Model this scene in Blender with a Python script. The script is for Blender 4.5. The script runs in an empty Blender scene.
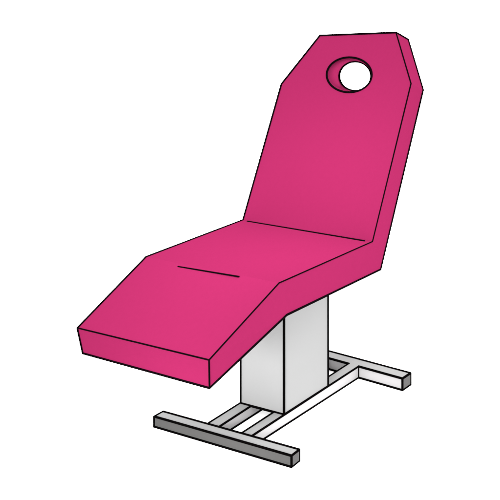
import bpy, bmesh, math
from mathutils import Vector

# ---------------------------------------------------------------- camera
S = bpy.context.scene
C = S.collection
F_PX, CX, CY, YAW = 668.6216, 512.2605, 63.8502, 0.4314
cam = bpy.data.objects.new("camera", bpy.data.cameras.new("camera"))
C.objects.link(cam)
cam.data.sensor_width = 36.0
cam.data.lens = F_PX / 500.0 * 36.0
cam.data.shift_x = (250.0 - CX) / 500.0          # a level shift lens: verticals stay vertical
cam.data.shift_y = (CY - 250.0) / 500.0
cam.data.clip_end = 500
cam.location = (-2.5148, -2.1414, 1.5046)
cam.rotation_euler = (math.pi / 2, 0, YAW - math.pi / 2)
S.camera = cam

# ---------------------------------------------------------------- light
w = bpy.data.worlds.new("World")
S.world = w
w.use_nodes = True
bg = w.node_tree.nodes["Background"]
bg.inputs[0].default_value = (1, 1, 1, 1)        # white studio tent all round
bg.inputs[1].default_value = 1.0
spot = bpy.data.lights.new("key_spot", 'SPOT')           # one soft studio spot on the middle of the couch
spot.energy = 66; spot.spot_size = math.radians(50); spot.spot_blend = 1.0; spot.shadow_soft_size = 0.35
key = bpy.data.objects.new("key_spot", spot); C.objects.link(key)
key.location = (-0.94, -0.98, 2.20)
key.rotation_euler = (Vector((-0.24, 0.06, 0.74)) - key.location).to_track_quat('-Z', 'Y').to_euler()
fill = bpy.data.lights.new("low_fill", 'SPOT')           # added low fill that brightens the column and rails under the couch
fill.energy = 85; fill.spot_size = math.radians(24); fill.spot_blend = 0.7; fill.shadow_soft_size = 0.3
fo_ = bpy.data.objects.new("low_fill", fill); C.objects.link(fo_)
fo_.location = (-2.75, -1.0, 0.80)
fo_.rotation_euler = (Vector((-0.42, 0.0, 0.13)) - fo_.location).to_track_quat('-Z', 'Y').to_euler()
rear = bpy.data.lights.new("hole_fill", 'SPOT')          # unseen lamp added behind the backrest to lighten the face hole's wall
rear.energy = 72; rear.spot_size = math.radians(13); rear.spot_blend = 0.4; rear.shadow_soft_size = 0.15
ro = bpy.data.objects.new("hole_fill", rear); C.objects.link(ro)
ro.location = (1.20, -0.80, 1.10)
ro.rotation_euler = (Vector((0.20, 0.05, 1.455)) - ro.location).to_track_quat('-Z', 'Y').to_euler()
S.view_settings.view_transform = 'Standard'
S.view_settings.look = 'None'
S.view_settings.gamma = 1
S.view_settings.exposure = 2.7
try:
    S.cycles.max_bounces = 12; S.cycles.diffuse_bounces = 8
except Exception:
    pass

# ---------------------------------------------------------------- materials
K = 2 ** 2.7
def lin(c):
    c /= 255.0
    return c / 12.92 if c <= 0.04045 else ((c + 0.055) / 1.055) ** 2.4
def mat(name, rgb, rough=0.9, spec=0.0, grain=0.03, scale=60, k=None, bump=0.0):
    """procedural paint / vinyl: a base colour with a faint noise in it"""
    m = bpy.data.materials.new(name); m.use_nodes = True
    nt = m.node_tree; b = nt.nodes["Principled BSDF"]
    k = K if k is None else k
    col = [lin(v) / k for v in rgb]
    n = nt.nodes.new("ShaderNodeTexNoise"); n.inputs["Scale"].default_value = scale
    n.inputs["Detail"].default_value = 3
    tc = nt.nodes.new("ShaderNodeTexCoord"); nt.links.new(tc.outputs["Object"], n.inputs["Vector"])
    r = nt.nodes.new("ShaderNodeMix"); r.data_type = 'RGBA'
    r.inputs["A"].default_value = [v * (1 - grain) for v in col] + [1]
    r.inputs["B"].default_value = [min(1, v * (1 + grain)) for v in col] + [1]
    nt.links.new(n.outputs["Fac"], r.inputs["Factor"])
    nt.links.new(r.outputs["Result"], b.inputs["Base Color"])
    if bump:
        bp = nt.nodes.new("ShaderNodeBump"); bp.inputs["Strength"].default_value = bump
        bp.inputs["Distance"].default_value = 0.001
        nt.links.new(n.outputs["Fac"], bp.inputs["Height"]); nt.links.new(bp.outputs["Normal"], b.inputs["Normal"])
    b.inputs["Roughness"].default_value = rough
    b.inputs["Specular IOR Level"].default_value = spec
    return m
M_PINK = mat("pink_vinyl", (201, 52, 113), 0.7)
M_LINE = mat("black_line", (22, 14, 18), 0.8)  # for the black lines on the upholstery
M_BLACK = mat("black_edge_line", (14, 12, 12), 0.8)  # for the black outlines on base and column edges
M_COLUMN = mat("pale_grey_enamel", (221, 221, 221), k=K / 1.04, grain=0.0)
M_TOP = mat("mid_grey_face", (201, 201, 201), k=K / 1.27)  # base greys are set face by face: this one on the tops
M_SIDE = mat("light_grey_face", (240, 238, 239), k=K / 1.32)  # rail sides, rear sides of the bars, front of the back bar
M_DARK = mat("dark_grey_face", (127, 126, 125), k=K / 1.06)  # front and ends of the front bar
M_CAP = mat("grey_end_cap", (134, 133, 133), k=K / 1.1)
M_CAP_DARK = mat("darker_grey_end_cap", (136, 135, 135), k=K / 1.1)
M_BOARD = mat("white_bounce_board", (235, 235, 235), k=1.0)  # for the added boards that bounce light under the couch
M_FLOOR = mat("white_studio_floor", (245, 245, 245), k=1.0, grain=0.0)

# ---------------------------------------------------------------- helpers
def obj(name, bm, mats, parent=None):
    me = bpy.data.meshes.new(name)
    bmesh.ops.recalc_face_normals(bm, faces=bm.faces)
    bm.to_mesh(me); bm.free()
    for m in (mats if isinstance(mats, (list, tuple)) else [mats]): me.materials.append(m)
    o = bpy.data.objects.new(name, me); C.objects.link(o)
    o.parent = parent
    return o
def V(*a): return Vector(a)
def tube(bm, p, q, r0, r1=None, n=12, caps=True):
    """a round rod with ball ends from p to q"""
    p, q = Vector(p), Vector(q); r1 = r0 if r1 is None else r1
    d = (q - p).normalized(); u = d.orthogonal().normalized(); v = d.cross(u)
    rings = []
    st = []
    H = 4
    for i in range(H): a = math.pi / 2 * i / H; st.append((p - d * r0 * math.cos(a), r0 * math.sin(a)))
    st.append((p, r0)); st.append((q, r1))
    for i in range(1, H + 1): a = math.pi / 2 * i / H; st.append((q + d * r1 * math.sin(a), r1 * math.cos(a)))
    for c, r in st:
        if r < 1e-7: rings.append([bm.verts.new(c)])
        else: rings.append([bm.verts.new(c + (u * math.cos(t) + v * math.sin(t)) * r) for t in [2 * math.pi * k / n for k in range(n)]])
    for a, b in zip(rings, rings[1:]):
        for k in range(n):
            k2 = (k + 1) % n
            if len(a) == 1: bm.faces.new((a[0], b[k], b[k2]))
            elif len(b) == 1: bm.faces.new((a[k], a[k2], b[0]))
            else: bm.faces.new((a[k], a[k2], b[k2], b[k]))
    for f in bm.faces: f.smooth = True
def loop_tube(bm, pts, r, n=10):
    """a closed round bead through pts"""
    N = len(pts); cen = sum(pts, Vector()) / N; rings = []
    nrm = (pts[0] - cen).cross(pts[N // 4] - cen).normalized()
    for i in range(N):
        t = (pts[(i + 1) % N] - pts[i - 1]).normalized(); u = nrm; v = t.cross(u).normalized()
        rings.append([bm.verts.new(pts[i] + (u * math.cos(a) + v * math.sin(a)) * r) for a in [2 * math.pi * k / n for k in range(n)]])
    for i in range(N):
        a, b = rings[i], rings[(i + 1) % N]
        for k in range(n): bm.faces.new((a[k], a[(k + 1) % n], b[(k + 1) % n], b[k]))
    for f in bm.faces: f.smooth = True
def rods(name, pairs, r, m, parent):  # round rods along edges, standing in for outlines; also the seams
    bm = bmesh.new()
    for pr in pairs:
        tube(bm, pr[0], pr[1], *(pr[2:] if len(pr) > 2 else (r, r)))
    return obj(name, bm, m, parent)
def prism(bm, base, z0, z1, mi=None):
    """upright prism over a plan polygon; mi = material index of (top, bottom, side 0, side 1 ...)"""
    lo = [bm.verts.new((x, y, z0)) for x, y in base]; hi = [bm.verts.new((x, y, z1)) for x, y in base]
    n = len(base); fs = [bm.faces.new(hi), bm.faces.new(lo[::-1])]
    for k in range(n): fs.append(bm.faces.new((lo[k], lo[(k + 1) % n], hi[(k + 1) % n], hi[k])))
    if mi:
        for f, i in zip(fs, mi): f.material_index = i
    return fs
def box_edges(base, z0, z1):
    n = len(base); E = []
    for k in range(n):
        a, b = base[k], base[(k + 1) % n]
        E += [((*a, z0), (*b, z0)), ((*a, z1), (*b, z1)), ((*a, z0), (*a, z1))]
    return E

# ---------------------------------------------------------------- setting
bm = bmesh.new()
bmesh.ops.create_circle(bm, cap_ends=True, segments=96, radius=60)
fl = obj("floor", bm, M_FLOOR); fl['kind'] = 'structure'

# ---------------------------------------------------------------- the couch
couch = bpy.data.objects.new("treatment_couch", None); C.objects.link(couch)
couch['label'] = "bright pink padded treatment couch with raised backrest and face hole on a grey steel base"
couch['category'] = "treatment couch"

# --- steel base
TF, TB, TR = 0.0447, 0.0564, 0.0475
def bar_plan(cx, cy, half_x, half_y, a, y=None):
    def P(sx, sy):
        X, Y = sx * half_x, sy * half_y
        return (cx + X * math.cos(a) - Y * math.sin(a), cy + X * math.sin(a) + Y * math.cos(a))
    return [P(-1, 1), P(-1, -1), P(1, -1), P(1, 1)]
R_B = 0.0045
front = bar_plan(-0.5866, 0.0058, 0.0214, 0.3581, 0.0336)
back = bar_plan(0.12245, -0.0162, 0.03065, 0.3820, -0.0601)
def foot_bar(plan, h, mats, label, r, edges=None):
    bm = bmesh.new()
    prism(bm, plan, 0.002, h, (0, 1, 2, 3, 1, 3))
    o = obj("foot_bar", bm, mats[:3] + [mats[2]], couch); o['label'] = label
    rods("edge_outline", edges or box_edges(plan, 0.003, h), r, M_BLACK, o)
    for i, s in ((1, -1), (3, 1)):
        a, b = Vector((*plan[i], 0)), Vector((*plan[(i + 1) % 4], 0))
        out = Vector((math.sin(0), s, 0)) * 0.0022
        bm = bmesh.new()
        vs = [a + out, b + out, b + out + V(0, 0, h), a + out + V(0, 0, h)]
        bk = [a, b, b + V(0, 0, h), a + V(0, 0, h)]
        v1 = [bm.verts.new(x + V(0, 0, .002 if k < 2 else -.0005)) for k, x in enumerate(vs)]
        v2 = [bm.verts.new(x + V(0, 0, .002 if k < 2 else -.0005)) for k, x in enumerate(bk)]
        bm.faces.new(v1); bm.faces.new(v2[::-1])
        for k in range(4): bm.faces.new((v1[k], v1[(k + 1) % 4], v2[(k + 1) % 4], v2[k]))
        obj("end_cap", bm, mats[3], o)
    return o
foot_bar(front, TF, [M_TOP, M_SIDE, M_DARK, M_CAP], "grey foot bar with a dark grey front face", R_B)
def on_front(pl, y):               # x of a bar's long edge (corner 0 to corner 1) at y
    (x0, y0), (x1, y1) = pl[0], pl[1]
    return x0 + (x1 - x0) * (y - y0) / (y1 - y0)
OUT_F, IN_F, OUT_B, IN_B = 0.1165, 0.0600, 0.1350, 0.0735       # rail edges at the front and back bars
be = [e for e in box_edges(back, 0.003, TB) if not (e[0][:2] == tuple(back[0]) and e[1][:2] == tuple(back[1]) and e[0][2] > 0.01)]
ys = [back[0][1], OUT_B, IN_B, -IN_B, -OUT_B, back[1][1]]      # the rails' tops run into the bar's top: no trim across them
for ya, yb in ((0, 1), (2, 3), (4, 5)):
    be.append(((on_front(back, ys[ya]), ys[ya], TB), (on_front(back, ys[yb]), ys[yb], TB)))
foot_bar(back, TB, [M_TOP, M_SIDE, M_SIDE, M_CAP_DARK], "grey foot bar with a light front face", 0.0054, be)

def rail(s, y0o, y0i):
    def top(x): return TF + (TB - TF) * (x + 0.565) / 0.655
    xf = lambda y: front[3][0] + (front[2][0] - front[3][0]) * (y - front[3][1]) / (front[2][1] - front[3][1])
    P = [(xf(y0o), y0o), (on_front(back, s * OUT_B), s * OUT_B), (on_front(back, s * IN_B), s * IN_B), (xf(y0i), y0i)]
    Z = [TF, TB, TB, TF]
    bm = bmesh.new()
    lo = [bm.verts.new((x, y, 0.002)) for x, y in P]; hi = [bm.verts.new((x, y, z)) for (x, y), z in zip(P, Z)]
    bm.faces.new(hi).material_index = 0; bm.faces.new(lo[::-1]).material_index = 1
    for k in range(4): bm.faces.new((lo[k], lo[(k + 1) % 4], hi[(k + 1) % 4], hi[k])).material_index = 1
    o = obj("rail", bm, [M_TOP, M_SIDE], couch)
    E = []
    for a, b in ((0, 1), (3, 2)):
        E.append(((*P[a], Z[a]), (*P[b], Z[b]))); E.append(((*P[a], 0.003), (*P[b], 0.003)))
        E.append(((*P[b], 0.003), (*P[b], Z[b])))
    rods("edge_outline", E, R_B, M_BLACK, o)
rail(1, 0.1155, 0.0545)
rail(-1, -0.1165, -0.0645)

# --- column
COL = [(-0.3944, 0.1182), (-0.3885, -0.1190), (-0.1248, -0.1270), (-0.131, 0.110)]
CZ = [0.0478, 0.0478, 0.0524, 0.0524]
def under(x): return 0.5798 + (0.5977 - 0.5798) * (x + 0.6258) / 0.5466
bm = bmesh.new()
lo = [bm.verts.new((x, y, z)) for (x, y), z in zip(COL, CZ)]; hi = [bm.verts.new((x, y, under(x) + 0.003)) for x, y in COL]
bm.faces.new(hi); bm.faces.new(lo[::-1])
for k in range(4): bm.faces.new((lo[k], lo[(k + 1) % 4], hi[(k + 1) % 4], hi[k]))
column = obj("column", bm, M_COLUMN, couch)
E = []
for k in range(4):
    k2 = (k + 1) % 4
    E.append(((*COL[k], CZ[k]), (*COL[k2], CZ[k2]))); E.append(((*COL[k], CZ[k]), (*COL[k], under(COL[k][0]))))
rods("edge_outline", E, 0.0052, M_BLACK, column)

# --- upholstery: cross-sections foot, knee, hip, shoulder, head; each = top left, top right, lower right, lower left
SEC = {
 'foot':     (V(-0.9532, 0.3335, 0.5354), V(-0.9492, -0.3332, 0.5398), V(-0.9409, -0.3258, 0.4434), V(-0.9379, 0.3259, 0.4379)),
 'knee':     (V(-0.6620, 0.3560, 0.7168), V(-0.6627, -0.3561, 0.7085), V(-0.6258, -0.3568, 0.5798), V(-0.6258, 0.3568, 0.5798)),
 'hip':      (V(-0.1351, 0.3795, 0.7536), V(-0.1360, -0.3798, 0.7348), V(-0.0792, -0.3807, 0.5977), V(-0.0792, 0.3807, 0.5977)),
 'shoulder': (V(0.1370, 0.3977, 1.4000), V(0.1371, -0.3976, 1.4124), V(0.2417, -0.3975, 1.3782), V(0.2417, 0.3975, 1.3782)),
 'head':     (V(0.2462, 0.2382, 1.6532), V(0.2461, -0.2383, 1.6595), V(0.3520, -0.2383, 1.6284), V(0.3520, 0.2383, 1.6284)),
}
R_OUT, R_IN = 0.0036, 0.0026
def block(name, a, b, cap_a, cap_b):
    A, B = SEC[a], SEC[b]
    bm = bmesh.new()
    va = [bm.verts.new(p) for p in A]; vb = [bm.verts.new(p) for p in B]
    for k in range(4): bm.faces.new((va[k], va[(k + 1) % 4], vb[(k + 1) % 4], vb[k]))
    bm.faces.new(va[::-1]); bm.faces.new(vb)
    return obj(name, bm, M_PINK, couch)
def pr(a, i, b, j, r): return (SEC[a][i], SEC[b][j], r[0], r[1])
RF, RM, RH = 0.0041, 0.0046, 0.0054
leg_rest = block("leg_rest", 'foot', 'knee', 1, 0)
rods("outline_rod", [pr('foot', 0, 'knee', 0, (RF, RM)), pr('foot', 1, 'knee', 1, (.0026, .0026)), pr('foot', 2, 'knee', 2, (RF, RM)), pr('foot', 3, 'knee', 3, (RF, RM)),
    pr('foot', 0, 'foot', 1, (.0026, .0026)), pr('foot', 1, 'foot', 2, (.0028, .0028)), pr('foot', 2, 'foot', 3, (RF, RF)), pr('foot', 3, 'foot', 0, (RF, RF))], 0, M_LINE, leg_rest)
seat = block("seat", 'knee', 'hip', 0, 0)
for k, rr in ((0, (RM, RM)), (1, (.0026, .0026)), (2, (RM, RM)), (3, (RM, RM))):
    rods("outline_rod", [pr('knee', k, 'hip', k, rr)], 0, M_LINE, seat)
def between(a, b, t): return a.lerp(b, t)
kl, kr = SEC['knee'][:2]; hl, hr = SEC['hip'][:2]
rods("seam", [(V(-0.6742, 0.1537, 0.7066), V(-0.6708, -0.1667, 0.7090), .0028, .0028)], 0, M_LINE, leg_rest)

# backrest with its face hole
sh, hd, hp = SEC['shoulder'], SEC['head'], SEC['hip']
def ellipse(orig, dirv, c, r, ax, n=64):
    """ellipse on the plane through orig spanned by dirv (up the backrest) and +y; ax = in-plane axis of r[0]"""
    a1 = Vector(ax).normalized(); a2 = Vector((-a1[1], a1[0])); out = []
    for k in range(n):
        t = 2 * math.pi * k / n
        u = Vector(c) + a1 * (r[0] * math.cos(t)) + a2 * (r[1] * math.sin(t))
        out.append(orig + dirv * u[0] + Vector((0, 1, 0)) * u[1])
    return out
oF = (sh[0] + sh[1]) / 2; dF = ((hd[0] + hd[1]) / 2 - oF).normalized()
oB = (sh[2] + sh[3]) / 2; dB = ((hd[2] + hd[3]) / 2 - oB).normalized()
EF = ellipse(oF, dF, (0.04935, -0.02028), (0.0905, 0.1437), (-0.976, 0.2176))
EB = ellipse(oB, dB, (0.06984, 0.03036), (0.0774, 0.1089), (-0.9255, 0.3788))
bm = bmesh.new()
def ringfill(outer, inner):
    ov = [bm.verts.new(p) for p in outer]; iv = [bm.verts.new(p) for p in inner]
    es = [bm.edges.new((v[k], v[(k + 1) % len(v)])) for v in (ov, iv) for k in range(len(v))]
    bmesh.ops.triangle_fill(bm, use_beauty=True, use_dissolve=False, edges=es)
    return ov, iv
f_out = [hp[0], hp[1], sh[1], hd[1], hd[0], sh[0]]
b_out = [hp[3], hp[2], sh[2], hd[2], hd[3], sh[3]]
fo, fi = ringfill(f_out, EF); bo, bi = ringfill(b_out, EB)
for k in range(6): bm.faces.new((fo[k], fo[(k + 1) % 6], bo[(k + 1) % 6], bo[k]))
for k in range(64):
    bm.faces.new((fi[k], fi[(k + 1) % 64], bi[(k + 1) % 64], bi[k])).smooth = True
backrest = obj("backrest", bm, M_PINK, couch)
RI = .0034
rods("outline_rod", [pr('hip', 0, 'shoulder', 0, (RM, RH)), pr('shoulder', 0, 'head', 0, (RH, RH)), pr('head', 0, 'head', 1, (RH, RH)),
    pr('hip', 1, 'shoulder', 1, (.0027, RI)), pr('shoulder', 1, 'head', 1, (RI, RI)), pr('head', 1, 'head', 2, (RH, RH)),
    pr('hip', 2, 'shoulder', 2, (RM, RH)), pr('shoulder', 2, 'head', 2, (RH, RH)), pr('head', 2, 'head', 3, (RH, RH)),
    pr('hip', 3, 'shoulder', 3, (RM, RH)), pr('shoulder', 3, 'head', 3, (RH, RH)), pr('head', 3, 'head', 0, (RH, RH))], 0, M_LINE, backrest)
rods("seam", [(V(-0.1433, 0.3428, 0.7525), V(-0.1476, -0.3461, 0.7365), .0034, .0034)], 0, M_LINE, seat)
bm = bmesh.new(); loop_tube(bm, EF, 0.0052); loop_tube(bm, EB, 0.0066)
obj("face_hole_rim", bm, M_LINE, backrest)

# unseen white boards added under seat and leg rest to bounce light onto the column
for a, b, par in (('foot', 'knee', leg_rest), ('knee', 'hip', seat)):
    P = [SEC[a][3], SEC[a][2], SEC[b][2], SEC[b][3]]
    cen = sum(P, Vector()) / 4; up = (P[1] - P[0]).cross(P[3] - P[0]).normalized()
    if up.z > 0: up = -up
    q = [cen + (p - cen) * 0.93 for p in P]
    bm = bmesh.new()
    v1 = [bm.verts.new(x - up * 0.002) for x in q]; v2 = [bm.verts.new(x + up * 0.008) for x in q]
    bm.faces.new(v1); bm.faces.new(v2[::-1])
    for k in range(4): bm.faces.new((v1[k], v1[(k + 1) % 4], v2[(k + 1) % 4], v2[k]))
    obj("bounce_board", bm, M_BOARD, par)
